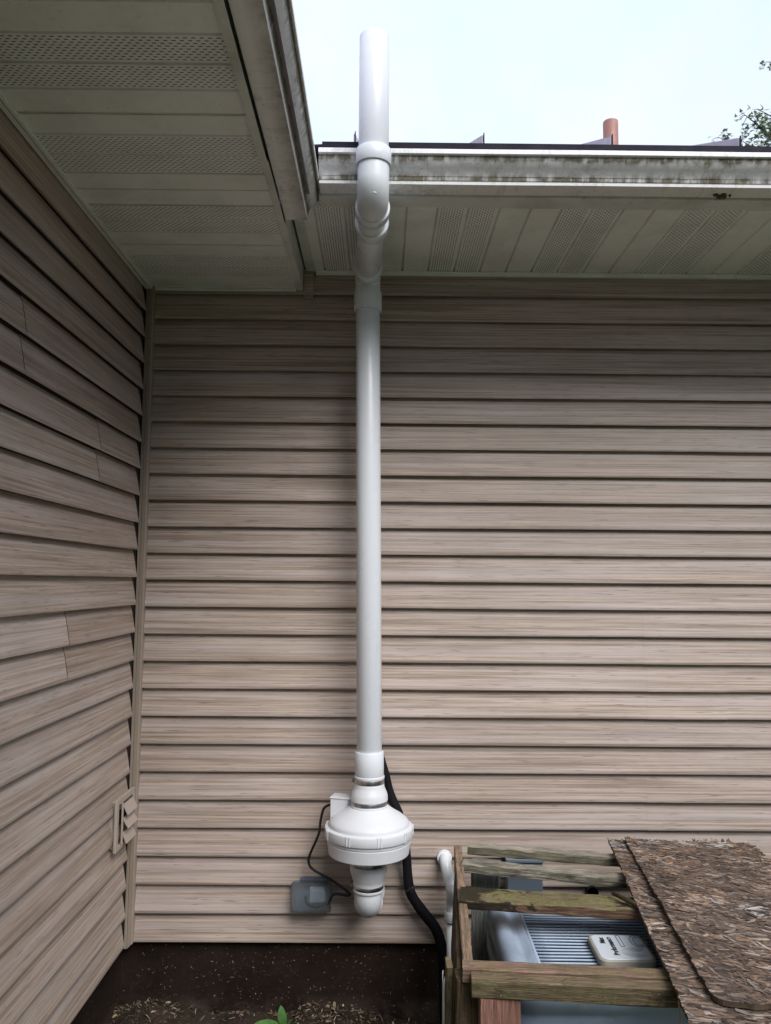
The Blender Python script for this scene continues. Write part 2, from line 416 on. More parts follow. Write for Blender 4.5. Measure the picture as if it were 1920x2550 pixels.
# J channels at the walls
mb = MB()
mb.box((-.262, -.0165, ZR - .012), (3.2, -.001, ZR + .003)); mb.box((-.262, -.0215, ZR - .003), (3.2, -.0168, ZR + .0025))
mb.build('soffit_channel', MAT['soffit'], house)
mb = MB()
mb.box((-.925, -.0175, ZL - .010), (-.340, -.001, ZL + .003)); mb.box((-.9245, -5.2, ZL - .008), (-.8985, -.018, ZL + .0025))
mb.build('soffit_channel', MAT['soffit'], house)
mb = MB(); mb.box((-.308, -.020, 2.425), (-.272, .004, ZR + .006)); mb.build('wall_channel', MAT['siding'], house)
# fascias with bottom lips
mb = MB()
mb.box((-.205, -.632, ZR - .001), (3.3, -.566, ZR + .002)); mb.box((-.262, -.600, ZR - .001), (-.206, -.566, ZR + .002)); mb.box((-.205, -.6365, ZR - .0015), (3.3, -.6325, ZR + .12))
mb.build('fascia', MAT['fascia'], house)
mb = MB()
mb.box((-.338, -5.2, ZL - .007), (-.3165, -.989, ZL - .003)); mb.box((-.3330, -5.2, ZL - .002), (-.3300, -.605, ZL + .12))
mb.box((-.335, -.984, ZL - .001), (-.3145, -.002, ZL + .002)); mb.box((-.3142, -.603, ZL - .002), (-.3115, -.002, ZL + .09))
mb.box((-.301, -.60, ZR - .001), (-.268, -.006, ZR + .0035))
mb.build('fascia', MAT['fascia'], house)

def ogee(zb, h=.092):
    k = h / .092
    P = [(0, .070), (0, 0), (.064, 0), (.066, .0005), (.0665, .0095)]
    P += [(.0690, .0125), (.0700, .020), (.0725, .029), (.0775, .037), (.0840, .0435), (.0905, .050), (.0955, .057), (.0985, .065), (.0995, .0725)]
    P += [(.1065, .0755), (.1085, .0775), (.1085, .090), (.1070, .092), (.1005, .092), (.0990, .090), (.0985, .0765), (.0955, .074)]
    inner = [(.0930, .064), (.0860, .0525), (.0750, .0415), (.0680, .030), (.0650, .012), (.0630, .003), (.0020, .003), (.0020, .070)]
    return [(a, zb + b * k) for a, b in P + inner]
def gutter(name, prof, to3, l0, l1, mat, label, end_cap):
    mb = MB(); n = max(2, int((l1 - l0) / .25)); R = []
    for i in range(n + 1):
        l = l0 + (l1 - l0) * i / n; wob = .0010 * noise.noise(Vector((l * 2.2, 4, 1)))
        R.append([to3(l, a, b + wob) for a, b in prof])
    mb.rings(R, cap0=False, cap1=False, smooth=True)
    o = mb.build(name, mat, house, sharp=32); o['label'] = label
    eb = MB()
    outer = [p for p in prof[:22]]
    le = l0 if end_cap < 0 else l1
    d = .002 * end_cap
    ring0 = [to3(le, a, b) for a, b in outer]; ring1 = [to3(le + d, a, b) for a, b in outer]
    eb.rings([ring0, ring1], smooth=False)
    eb.build('end_cap', mat, o)
    return o
gR = ogee(2.541); gL = ogee(2.470, .098)
gutter('gutter', gR, lambda l, a, b: (l, -.638 - a, b), -.1965, 3.3, MAT['gutR'], 'stained white gutter along the back eave', -1)
gutter('gutter', gL, lambda l, a, b: (-.3120 + a * 1.04, l, b), -5.2, -.606, MAT['gutL'], 'stained white gutter along the left eave', 1)

# --- roofs (standing seam metal, 6 in 12)
slope = .5
mb = MB()
zr = 2.6645
def rp(x, y, dz=0): return (x, y, zr + slope * (y + .71) + dz)
P = [(-.19, -.71), (3.35, -.71), (3.35, 4.0), (-4.9, 4.0)]
mb.poly([rp(*p) for p in P]); mb.poly([rp(*p, dz=-.10) for p in reversed(P)])
mb.poly([rp(3.35, -.71), rp(3.35, -.71, -.1), rp(3.35, 4.0, -.1), rp(3.35, 4.0)])
roofR = mb.build('roof', MAT['roofm'], house); roofR['label'] = 'dark standing seam roof above the back eave'
mb = MB(); mb.box((-.19, -.7165, 2.6400), (3.35, -.7105, 2.6690)); mb.build('drip_edge', MAT['roofe'], roofR)
for i in range(10):
    x = -.088 + .397 * i
    mb = MB(); hgt = .034; th = .005
    a0 = Vector(rp(x - th, -.712, .0005)); 
    q = [rp(x - th, -.712), rp(x, -.712), rp(x, 3.9), rp(x - th, 3.9)]
    top = [(p[0], p[1], p[2] + hgt) for p in q]
    ids = [mb.vert(p) for p in q + top]
    for f_ in ((0, 1, 5, 4), (1, 2, 6, 5), (2, 3, 7, 6), (3, 0, 4, 7), (4, 5, 6, 7)): mb.face([ids[k] for k in f_])
    mb.box((x - .0015, -.7172, 2.6695), (x + .0015, -.7122, 2.6695 + hgt - .001), 1)
    mb.build('roof_seam', [MAT['roofm'], MAT['roofe']], roofR)
mb = MB()
def rl(x, y, dz=0): return (x, y, 2.578 + slope * (-.225 - x) + dz)
P = [(-.225, -5.3), (-.225, -.72), (-4.9, 4.0), (-4.9, -5.3)]
mb.poly([rl(*p) for p in P]); mb.poly([rl(*p, dz=-.08) for p in reversed(P)])
mb.poly([(-.26, -5.2, 2.52), (-.26, -.65, 2.52), (-.26, -.65, 2.6), (-.26, -5.2, 2.6)])
roofL = mb.build('roof', MAT['roofm'], house); roofL['label'] = 'dark standing seam roof above the left eave'
mb = MB(); mb.box((-.2265, -5.3, 2.565), (-.2215, -.73, 2.580)); mb.build('drip_edge', MAT['roofe'], roofL)
# end walls / backs that close the house
mb = MB(); mb.box((-4.8, 3.9, -.3), (3.2, 3.98, 4.9))
ow = mb
mb = MB(); mb.v = ow.v[:8]; mb.f = ow.f[:6]; mb.uv = ow.uv[:6]; mb.mi = ow.mi[:6]; mb.sm = ow.sm[:6]; mb.tn = ow.tn[:6]; mb.build('outer_wall', MAT['siding'], house)
mb = MB(); mb.box((3.12, .13, -.3), (3.2, 3.9, 2.6)); mb.build('outer_wall', MAT['siding'], house)
mb = MB(); mb.box((-4.8, -5.2, -.3), (-1.06, -5.12, 2.45)); mb.build('outer_wall', MAT['siding'], house)

# terracotta coloured flue on the roof
fl = empty('flue_pipe', (1.6, 2.3, 4.13), 'salmon orange flue pipe rising above the back roof', 'pipe')
mb = MB(); mb.lathe([(.052, 4.10), (.052, 4.557), (.050, 4.562), (.044, 4.562), (.044, 4.50)], (1.598, 2.3), 32, cap0=True, cap1=True)
mb.build('pipe', m_plain('salmon_pipe', (.36, .165, .135), .5, 0, .45, 22), fl, sharp=40)
mb = MB(); mb.lathe([(.070, 4.10), (.066, 4.14), (.056, 4.17), (.0525, 4.17)], (1.598, 2.3), 32, cap0=True); mb.build('flashing', MAT['soffit'], fl, sharp=40)

# dried mud clot under the back gutter
mb = MB()
for k in range(9):
    rn = random.Random(k); cx, cy = 1.06 + rn.gauss(0, .013), -.655 + rn.gauss(0, .005); r_ = rn.uniform(.004, .010)
    mb.lathe([(r_, 2.5405), (r_ * .9, 2.537), (r_ * .5, 2.5345)], (cx, cy), 8, cap1=True)
tag(mb.build('mud_clot', m_plain('mud', (.10, .085, .045), .9, 0, .6, 120)), 'small brown mud clot under the back gutter near the right edge', 'mud nest')

# ------------------------------------------------------------------ radon vent stack
radon = empty('vent_stack', (-.033, -.18, .2), 'tall white PVC vent pipe with round inline fan, bent out past the gutter', 'vent pipe')
PX0, PX1 = -.0335, -.0550
def ax(z): return PX0 + (PX1 - PX0) * (z - .7) / (2.40 - .7)
def vtube(name, z0, z1, r, mat=None, lip=.0, par=radon, label=None, x0=None, y=-.18, wall=.004):
    mb = MB(); xa = ax(z0) if x0 is None else x0; xb = ax(z1) if x0 is None else x0
    N = 48; R = []
    e = .0018
    for z, rr, x in ((z0, r - wall, xa), (z0, r - .0012, xa), (z0 + e, r, xa), (z1 - e, r, xb), (z1, r - .0012, xb), (z1, r - wall, xb)):
        R.append([(x + rr * math.cos(2 * PI * k / N), y + rr * math.sin(2 * PI * k / N), z) for k in range(N)])
    mb.rings(R, cap0=True, cap1=True)
    o = mb.build(name, mat or MAT['pvc'], par, sharp=40)
    if label: o['label'] = label
    return o
vtube('pipe', .70, 2.34, .0448)
vtube('coupling', .634, .722, .0512)
vtube('coupling', 2.319, 2.387, .0515)
def arc(c, a, b, R, n=14):
    """quarter bend: starts at c + a*R going towards c, ends at c + b*R"""
    a, b = Vector(a), Vector(b); c = Vector(c); o = c + (a + b) * R
    return [o - b * R * math.cos(t) - a * R * math.sin(t) for t in [PI / 2 * i / n for i in range(n + 1)]]
def hub(mb, p, d, r, L, n=48):
    p = Vector(p); d = Vector(d).normalized()
    mb.tube([p, p + d * .0005, p + d * .002, p + d * (L - .002), p + d * L, p + d * (L + .0003)], [r - .010, r - .001, r, r, r - .001, r - .010], n)
# lower bend: vertical to horizontal, towards the camera
ZB = 2.455
mb = MB(); c = (-.0555, -.18, ZB); bd = Vector((.022, -.62, -.004)).normalized()
mb.tube([Vector(c) + Vector((0, 0, -.075))] + arc(c, (0, 0, -1), bd, .050) + [Vector(c) + bd * .062], .0468, 48)
hub(mb, Vector(c) + Vector((0, 0, -.078)), (0, 0, 1), .0490, .020)
hub(mb, Vector(c) + bd * .056, bd, .0525, .046)
mb.build('elbow', MAT['pvc'], radon, sharp=45)
E1 = Vector(c) + bd * .04; E2 = Vector((-.0300, -.798, ZB - .003))
mb = MB(); mb.tube([E1, E1 + (E2 - E1) * .5, E2 + Vector((0, .05, 0))], .0445, 48); mb.build('pipe', MAT['pvc'], radon)
mb = MB(); hub(mb, Vector((-.0365, -.575, ZB - .0015)), bd, .0520, .050); 
mb.tube([Vector((-.0362, -.6235, ZB)), Vector((-.0362, -.6262, ZB)), Vector((-.0362, -.6285, ZB)), Vector((-.0362, -.629, ZB))], [.0512, .0548, .0535, .045], 40)
mb.build('coupling', MAT['pvc'], radon, sharp=45)
# upper bend: horizontal to vertical
mb = MB(); c2 = E2
mb.tube([c2 - bd * .075] + arc(c2, -bd, (0, 0, 1), .052) + [c2 + Vector((0, 0, .098))], .0472, 48)
hub(mb, c2 - bd * .064 - bd * .040, bd, .0532, .040)
hub(mb, c2 + Vector((0, 0, .094)), (0, 0, 1), .0528, .048)
mb.build('elbow', MAT['pvc'], radon, sharp=45)
mb = MB(); tb = c2 + Vector((.0027, -.0478, -.012))
mb.tube([tb + Vector((-.006, 0, 0)), tb + Vector((-.004, -.003, 0)), tb + Vector((.001, -.004, .0008)), tb + Vector((.006, -.0035, -.001)), tb + Vector((.0075, 0, -.002))], [.001, .0016, .002, .002, .001], 10)
mb.build('mould_tab', MAT['pvc'], radon)
vtube('pipe', 2.56, 2.952, .0450, x0=-.0303, y=-.798)
# fan
FX = -.0325; FY = -.18
rub = m_pvc('white_rubber', (.68, .70, .745), .36)
met = NT('hose_clamp_steel'); o = met.coord('Object'); zz = met.noise(met.scale(o, (40, 40, 3)), 1, 3, .6)
steel = met.done(met.mix(met.ramp(zz, .3, .7), (.35, .35, .37), (.75, .75, .76)), .30, 1.0)
def clamp(z0, z1, r, par):
    mb = MB(); mb.lathe([(r - .004, z0), (r, z0), (r + .0004, z0 + .001), (r + .0004, z1 - .001), (r, z1), (r - .004, z1)], (FX, FY), 64)
    mb.box((FX - r - .010, FY + .002, z0 + .001), (FX - r + .003, FY + .026, z1 - .001))
    mb.build('hose_clamp', steel, par, sharp=40)
mb = MB(); mb.lathe([(.045, .6395), (.0515, .6395), (.0535, .637), (.0535, .6315), (.0520, .630), (.0520, .612), (.0530, .610), (.0530, .604), (.0565, .594), (.0625, .580), (.0648, .573), (.0655, .556),
                     (.0628, .554), (.0628, .539), (.0650, .5375), (.0650, .530), (.060, .529)], (FX, FY), 64)
b1 = mb.build('rubber_coupling', rub, radon, sharp=35)
clamp(.613, .6285, .0524, b1); clamp(.5400, .5535, .0632, b1)
mb = MB(); mb.lathe([(.055, .533), (.071, .532), (.076, .528), (.095, .515), (.118, .5015), (.1335, .490), (.1395, .483), (.1408, .478), (.1408, .466), (.138, .465)], (FX, FY), 96)
fanb = mb.build('fan_housing', rub, radon, sharp=35)
mb = MB(); mb.lathe([(.139, .4705), (.150, .4700), (.1540, .4670), (.1552, .462), (.1552, .439), (.1540, .4365), (.145, .436)], (FX, FY), 96)
for k in range(9):
    a = 2 * PI * k / 9 + math.radians(-90 + 14 - 40 * 2)
    for s_ in (-1, 1):
        R_ = Matrix.Translation((FX, FY, 0)) @ Matrix.Rotation(a + s_ * .036, 4, 'Z')
        mb.box((.153, -.0016, .4372), (.1572, .0016, .4690), mat=R_)
mb.build('rim', rub, fanb, sharp=35)
mb = MB(); mb.lathe([(.147, .4362), (.1490, .4335), (.1485, .4255), (.1462, .4245), (.1460, .4205), (.1470, .4195), (.1412, .3790), (.1392, .3765), (.060, .372)], (FX, FY), 96, cap1=True)
mb.build('fan_base', rub, fanb, sharp=30)
mb = MB(); mb.box((-.058, -.012, .496), (.022, .048, .572)); mb.box((-.061, -.015, .5725), (.040, .051, .5765))
for p_ in mb.v: pass
Mx = Matrix.Translation((-.112, -.150, 0)) @ Matrix.Rotation(math.radians(-14), 4, 'Z')
mb.v = [tuple(Mx @ Vector((p[0], p[1], p[2] - .022))) for p in mb.v]
mb.build('wiring_box', rub, radon, bevel=.002)
# scratch mark moulded on the dome
mb = MB(); sp_ = []
for (rr, a, z_) in ((.104, -1.15, .5095), (.112, -1.115, .5040), (.120, -1.085, .4980), (.127, -1.065, .4920), (.130, -1.03, .4900)):
    sp_.append((FX + rr * math.cos(a), FY + rr * math.sin(a), z_ - .0004))
mb.tube(sp_, [.0004, .0011, .0010, .0010, .0004], 6); mb.build('scuff', m_plain('scuff_grey', (.16, .17, .2), .6), fanb)
mb = MB(); mb.lathe([(.058, .3640), (.0620, .362), (.0628, .3525), (.0628, .337), (.0648, .336), (.0655, .330), (.0650, .318), (.0635, .312), (.0555, .286), (.0532, .280), (.0535, .272), (.0522, .271), (.0522, .2555), (.0538, .2545), (.0535, .249), (.047, .248)], (FX, FY), 64)
b2 = mb.build('rubber_coupling', rub, radon, sharp=35)
clamp(.338, .3525, .0640, b2); clamp(.2565, .2700, .0526, b2)
mb = MB(); c3 = (FX, FY, .192)
mb.tube([Vector(c3) + Vector((0, 0, .060))] + arc(c3, (0, 0, 1), (0, 1, 0), .042) + [Vector(c3) + Vector((0, .19, 0))], .0470, 48)
hub(mb, Vector(c3) + Vector((0, .040, 0)), (0, 1, 0), .0512, .030)
mb.build('elbow', MAT['pvc'], radon, sharp=45)
mb = MB(); hub(mb, (FX, FY + .140, .192), (0, 1, 0), .058, .025); mb.build('wall_flange', MAT['pvc'], radon, sharp=45)

# ------------------------------------------------------------------ power cord, junction box
def smooth_path(P, sub=8):
    P = [Vector(p) for p in P]; o = []
    for i in range(len(P) - 1):
        p0, p1, p2, p3 = P[max(i - 1, 0)], P[i], P[i + 1], P[min(i + 2, len(P) - 1)]
        for k in range(sub):
            t = k / sub
            o.append(.5 * ((2 * p1) + (p2 - p0) * t + (2 * p0 - 5 * p1 + 4 * p2 - p3) * t * t + (3 * p1 - p0 - 3 * p2 + p3) * t ** 3))
    o.append(P[-1]); return o
blk = m_plain('black_rubber', (.012, .012, .014), .38, 0, .2)
mb = MB(); mb.tube(smooth_path([(-.160, -.125, .521), (-.176, -.12, .520), (-.197, -.11, .503), (-.208, -.10, .458), (-.214, -.10, .413), (-.243, -.095, .344), (-.250, -.09, .314), (-.234, -.09, .286), (-.16, -.095, .247), (-.106, -.10, .211), (-.100, -.10, .201), (-.113, -.095, .198), (-.145, -.085, .199), (-.163, -.070, .188), (-.174, -.062, .168), (-.180, -.060, .160)]), .0046, 12)
tag(mb.build('power_cord', blk), 'thin black cord looping from the fan to the clear box', 'cord')
jb = empty('junction_box', (-.243, 0, .12), 'smoky clear weatherproof electrical box left of the lower white elbow', 'electrical box')
t = NT('smoky_plastic'); smoky = t.done((.70, .76, .82), .10, Transmission_Weight=.92, IOR=1.25, spec=.55)
mb = MB(); mb.box((-.310, -.030, .126), (-.176, .0, .222)); mb.build('back_plate', m_plain('grey_plate', (.20, .225, .25), .5), jb, bevel=.004)
def rrect(cx, cz, hx, hz, r, y, n=6):
    o = []
    for (sx, sz, a0) in ((1, 1, 0), (-1, 1, PI / 2), (-1, -1, PI), (1, -1, 3 * PI / 2)):
        for i in range(n + 1):
            a = a0 + PI / 2 * i / n; o.append((cx + sx * (hx - r) + r * math.cos(a), y, cz + sz * (hz - r) + r * math.sin(a)))
    return o
mb = MB(); J = (-.2425, .171)
mb.rings([rrect(*J, .071, .050, .008, -.031), rrect(*J, .073, .052, .008, -.034), rrect(*J, .073, .052, .008, -.044), rrect(*J, .0700, .0490, .008, -.047),
          rrect(*J, .0640, .0430, .010, -.074), rrect(*J, .0600, .0390, .010, -.079)], cap0=False, cap1=True, smooth=True)
mb.build('cover', smoky, jb, sharp=50)
mb = MB(); mb.rings([rrect(-.2425, .171, .056, .034, .004, -.0795), rrect(-.2425, .171, .053, .031, .004, -.0815)], cap0=False, smooth=False); mb.build('cover_panel', smoky, jb)
mb = MB(); mb.box((-.285, -.038, .222), (-.184, -.012, .2345)); mb.build('hinge', m_plain('smoke_hinge', (.10, .13, .18), .35), jb, bevel=.003)
mb = MB(); mb.tube(smooth_path([(-.262, -.042, .178), (-.256, -.052, .160), (-.240, -.056, .149), (-.215, -.056, .146), (-.190, -.054, .152), (-.176, -.056, .160)]), .005, 10); mb.build('plug_lead', blk, jb)
mb = MB(); mb.rings([rrect(-.222, .176, .026, .021, .006, -.0305), rrect(-.222, .176, .024, .019, .006, -.040)], smooth=False); mb.build('outlet', m_plain('outlet_grey', (.62, .68, .74), .4), jb)

# ------------------------------------------------------------------ black insulated line, pvc drain pipe, wall fittings
foam = m_plain('black_foam', (.005, .005, .008), .6, 0, .4, 60, spec=.2)
P = [(.000, -.045, .74), (.006, -.045, .70), (.014, -.045, .66), (.026, -.045, .612), (.046, -.047, .534), (.076, -.05, .469), (.096, -.05, .38), (.104, -.05, .322), (.111, -.052, .234), (.122, -.055, .188), (.160, -.055, .132), (.212, -.055, .067), (.234, -.055, 0), (.240, -.055, -.06), (.245, -.055, -.26)]
R = [.006, .008, .011, .014, .016, .0165, .0165, .0165, .0175, .0185, .0195, .0195, .0190, .0185, .018]
sp_ = smooth_path(P); rr = []
for i in range(len(sp_)):
    k = min(i / 8, len(R) - 1.001); a = int(k); rr.append((R[a] * (1 - k + a) + R[a + 1] * (k - a)) * (1 + .06 * noise.noise(sp_[i] * 22)))
mb = MB(); mb.tube(sp_, rr, 20)
lineset = empty('insulated_line', (.24, -.055, -.26), 'black foam wrapped line running down behind the fan to the ground', 'hose')
mb.build('foam_sleeve', foam, lineset)
mb = MB(); mb.tube([(.1135, -.0545, .213), (.1175, -.0545, .204)], .0205, 16); mb.box((.118, -.080, .200), (.130, -.060, .216)); mb.build('strap', blk, lineset)

dr = empty('drain_pipe', (.266, -.08, -.25), 'thin white PVC pipe with two elbows left of the wooden frame', 'pipe')
PV = m_pvc('white_pvc_small', (.78, .81, .85), .25)
mb = MB()
mb.tube(smooth_path([(.244, .005, .312), (.246, -.03, .311), (.250, -.055, .303), (.258, -.085, .270), (.264, -.105, .245)]), [.0225] * 9 + [.0185] * 24, 24) if False else None
e1 = Vector((.2455, -.03, .306)); 
mb.tube([(.2455, .006, .306), (.2455, -.030, .306)] + [Vector(p) for p in smooth_path([(.2455, -.040, .305), (.2470, -.060, .296), (.2530, -.080, .270), (.2620, -.098, .243), (.2660, -.104, .228)])], .0205, 24)
mb.build('elbow', PV, dr, sharp=60)
mb = MB(); hub(mb, (.2455, -.012, .306), (0, -1, 0), .0275, .016); mb.build('wall_collar', PV, dr, sharp=60)
mb = MB(); mb.tube(smooth_path([(.2655, -.110, .243), (.2670, -.114, .228), (.2690, -.108, .208), (.2680, -.092, .190), (.2660, -.082, .168), (.2655, -.080, .14)]), [.0245] * 10 + [.0238] * 8 + [.0228] * 8 + [.0205] * 15, 24)
mb.build('elbow', PV, dr, sharp=60)
mb = MB(); hub(mb, (.2655, -.080, .104), (0, 0, 1), .0248, .036); mb.build('coupling', PV, dr, sharp=60)
mb = MB(); mb.tube([(.2655, -.080, .106), (.2675, -.080, -.26)], .0170, 24); mb.build('pipe', PV, dr)
mb = MB(); mb.tube([(.2656, -.080, .1035), (.2656, -.080, .100)], .0185, 24); mb.build('rubber_ring', blk, dr)

eb = empty('disconnect_box', (.53, 0, .1), 'blue grey metal box on the siding behind the frame slats', 'electrical box')
greym = m_plain('blue_grey_paint', (.155, .20, .25), .42, 0, .15, 20)
mb = MB(); mb.box((.468, -.085, .05), (.596, -.012, .318)); mb.build('box', greym, eb, bevel=.003)
mb = MB(); mb.box((.464, -.092, .314), (.600, -.010, .322)); mb.build('lid', greym, eb)
sl = empty('hose_outlet', (.79, 0, .19), 'round black outlet in the siding right of the blue grey box', 'outlet')
mb = MB(); mb.tube([(.791, 0, .186), (.791, -.022, .186), (.791, -.026, .186), (.791, -.026, .186), (.791, -.010, .186)], [.024, .024, .022, .018, .017], 28); mb.build('ring', blk, sl, sharp=40)

# dryer vent on left wall
dv = empty('dryer_vent', (-.9, -.17, .39), 'small tan louvred vent on the left wall beside the corner trim', 'vent')
vm = m_paint('vent_tan', (.44, .37, .32), (.22, .18, .15), .25, .5)
yz = lambda y, z, x: (x, y, z)
mb = MB()
x0, x1 = -.900, -.890
ya, yb, za, zb = -.262, -.066, .392, .566
mb.box((x0, ya, za), (x1, ya + .022, zb)); mb.box((x0, yb - .018, za), (x1, yb, zb)); mb.box((x0, ya + .022, zb - .020), (x1, yb - .018, zb)); mb.box((x0, ya + .022, za), (x1, yb - .018, za + .016))
mb.box((-.9245, ya + .012, za + .010), (x0, ya + .03, zb - .008)); mb.box((-.9245, yb - .02, za + .010), (x0, yb - .006, zb - .008))
mb.box((-.9245, ya + .03, zb - .016), (x0, yb - .02, zb - .008))
mb.box((x1, ya + .045, za + .014), (x1 + .006, ya + .053, zb - .018)); mb.box((x1, yb - .030, za + .014), (x1 + .006, yb - .024, zb - .018))
mb.build('frame', vm, dv, bevel=.0015)
mb = MB(); mb.box((-.918, ya + .022, za + .016), (-.912, yb - .018, zb - .020)); mb.build('duct_opening', MAT['jch'], dv)
for k, (zt, ang) in enumerate(((.540, 27), (.494, 31), (.445, 23))):
    mb = MB(); Mx = Matrix.Translation((-.888, 0, zt)) @ Matrix.Rotation(math.radians(-ang), 4, 'Y')
    mb.box((-.0015, ya + .056, -.040), (.0015, yb - .033, 0), mat=Mx); mb.build('louvre', vm, dv)

# ------------------------------------------------------------------ ground
t = NT('soil'); o = t.coord('Object')
n1 = t.noise(o, 9, 7, .7); n2 = t.noise(o, 70, 6, .7)
c = t.mix(t.ramp(n1, .35, .65), (.020, .014, .010), (.060, .042, .031))
c = t.mix(t.ramp(n2, .55, .72, 0, .7), c, (.12, .088, .06))
soilm = t.done(c, .95, bump=t.bump(t.math('ADD', n1, t.math('MULTIPLY', n2, .6)), 1.0, .02), spec=.2)
def gz(x, y):
    h = -.262 + .035 * noise.noise(Vector((x * 3.1, y * 3.1, 2))) + .016 * noise.noise(Vector((x * 11, y * 11, 5))) + .007 * noise.noise(Vector((x * 34, y * 34, 9)))
    h += .055 * math.exp(-((x + .80) ** 2 + (y + .05) ** 2) / .020) + .035 * math.exp(-((x + .18) ** 2) / .02)
    h -= .040 * max(0, min(1, (x - .0) / .35))
    h -= .03 * max(0, min(1, -y / .8))
    return h
mb = MB(); nx, ny = 170, 60
ids = [[mb.vert((-1.0 + 3.4 * i / nx, .10 - 1.3 * j / ny, gz(-1.0 + 3.4 * i / nx, .10 - 1.3 * j / ny))) for j in range(ny + 1)] for i in range(nx + 1)]
for i in range(nx):
    for j in range(ny): mb.face([ids[i][j], ids[i][j + 1], ids[i + 1][j + 1], ids[i + 1][j]], None, 0, True)
tag(mb.build('soil', soilm), kind='structure')
t = NT('lawn'); o = t.coord('Object'); n1 = t.noise(o, .6, 5, .6); n2 = t.noise(o, 30, 5, .7)
c = t.mix(t.ramp(n1, .35, .65), (.045, .066, .022), (.080, .098, .035)); c = t.mix(t.ramp(n2, .4, .7, 0, .6), c, (.025, .036, .010))
lawn = t.done(c, .95, bump=t.bump(n2, .8, .03))
mb = MB(); mb.poly([(-150, -150, -.34), (150, -150, -.34), (150, 150, -.34), (-150, 150, -.34)]); tag(mb.build('ground', lawn), kind='structure')
# litter of chips, dead leaves and straw on the soil
rnd = random.Random(5); mb = MB()
pal = [(.30, .22, .14), (.20, .13, .08), (.42, .34, .23), (.10, .07, .045), (.24, .15, .10), (.50, .44, .34), (.14, .11, .08)]
for i in range(1900):
    x = rnd.uniform(-.95, .36); y = -abs(rnd.gauss(0, .13)) - .0
    if y < -.7: continue
    if rnd.random() > .25 + .75 * (noise.noise(Vector((x * 5, y * 5, 1))) > -.05): continue
    kind = rnd.random(); col = pal[rnd.randrange(len(pal))]; g = rnd.uniform(.35, 1.0); col = tuple(q * g for q in col)
    L, W = (rnd.uniform(.008, .030), rnd.uniform(.0009, .003)) if kind < .86 else (rnd.uniform(.008, .022), rnd.uniform(.006, .013))
    a = rnd.uniform(0, 2 * PI); el = rnd.gauss(0, .35)
    d = Vector((math.cos(a) * math.cos(el), math.sin(a) * math.cos(el), math.sin(el))); s_ = Vector((-math.sin(a), math.cos(a), rnd.uniform(-.6, .6))).normalized()
    p = Vector((x, y, gz(x, y) + .003 + abs(math.sin(el)) * L * .5)); k = Vector((0, 0, rnd.uniform(-.2, .35) * W))
    mb.poly([p - d * L * .5, p - d * L * .1 + s_ * W * .5 + k, p + d * L * .3 + s_ * W * .42, p + d * L * .5, p + d * L * .2 - s_ * W * .5 + k, p - d * L * .25 - s_ * W * .45], tone=col)
# splinters stuck to the foundation face
for i in range(270):
    x = rnd.uniform(-.88, .36); z_ = rnd.uniform(-.24, -.01)
    if rnd.random() < (z_ + .24) * 1.6: continue
    L = rnd.choice([.003, .004, .006, .011]) * rnd.uniform(.7, 1.3); W = rnd.uniform(.0008, .0026); a = rnd.uniform(0, PI)
    p = Vector((x, .0085, z_)); d = Vector((math.cos(a), 0, math.sin(a))); s_ = Vector((-math.sin(a), 0, math.cos(a)))
    mb.poly([p - d * L / 2, p - s_ * W / 2, p + d * L / 2, p + s_ * W / 2], tone=(lambda g_: (.58 * g_, .50 * g_, .40 * g_))(rnd.uniform(.3, 1.1)))
tag(mb.build('leaf_litter', m_attr('litter', .9)), kind='stuff', label='wood chips straw and dead leaves on the soil', cat='litter')

# small green plant
def leaf_strip(mb, base, tip, wid, bend, side, n=10, tone=(1, 1, 1)):
    base, tip, side = Vector(base), Vector(tip), Vector(side).normalized(); R = []
    for i in range(n + 1):
        t_ = i / n; c_ = base.lerp(tip, t_) + Vector(bend) * math.sin(PI * t_); w_ = wid * (math.sin(PI * min(1, t_ * .93 + .07)) ** .75) * .5 + .0006
        R.append([c_ - side * w_, c_ + Vector((0, -.0, -.10)) * w_, c_ + side * w_])
    idx = [[mb.vert(p) for p in r] for r in R]
    for i in range(n):
        for k in range(2): mb.face([idx[i][k], idx[i][k + 1], idx[i + 1][k + 1], idx[i + 1][k]], [(i / n, k / 2)] * 4, 0, True, tone)
lm = NT('leaf_green'); o = lm.coord('Object'); n_ = lm.noise(o, 40, 4, .6)
lmat = lm.done(lm.mix(1.0, lm.mix(lm.ramp(n_, .3, .7), (.035, .095, .022), (.075, .16, .045)), lm.attr('tone'), 'MULTIPLY'), .45, spec=.4)
pl = empty('weed', (-.335, -.15, -.25), 'small weed with broad green leaves on the soil below the clear box', 'plant')
mb = MB()
leaf_strip(mb, (-.322, -.15, -.222), (-.334, -.145, -.153), .030, (0, -.006, .0), (1, .2, 0), tone=(1.2, 1.25, 1.25))
leaf_strip(mb, (-.320, -.15, -.222), (-.296, -.17, -.196), .020, (0, -.004, .006), (.5, .8, .6))
leaf_strip(mb, (-.326, -.152, -.222), (-.450, -.205, -.208), .034, (0, 0, .016), (0.1, 1, .5), tone=(1, 1.1, .8))
leaf_strip(mb, (-.322, -.155, -.222), (-.36, -.27, -.205), .034, (0, 0, .022), (1, -.1, .2))
leaf_strip(mb, (-.320, -.150, -.222), (-.25, -.245, -.214), .026, (0, 0, .016), (1, .5, .2), tone=(.9, .9, .9))
mb.build('leaf', lmat, pl); mb = MB(); mb.tube([(-.322, -.15, -.225), (-.322, -.15, -.27)], .003, 8); mb.build('stem', lmat, pl)

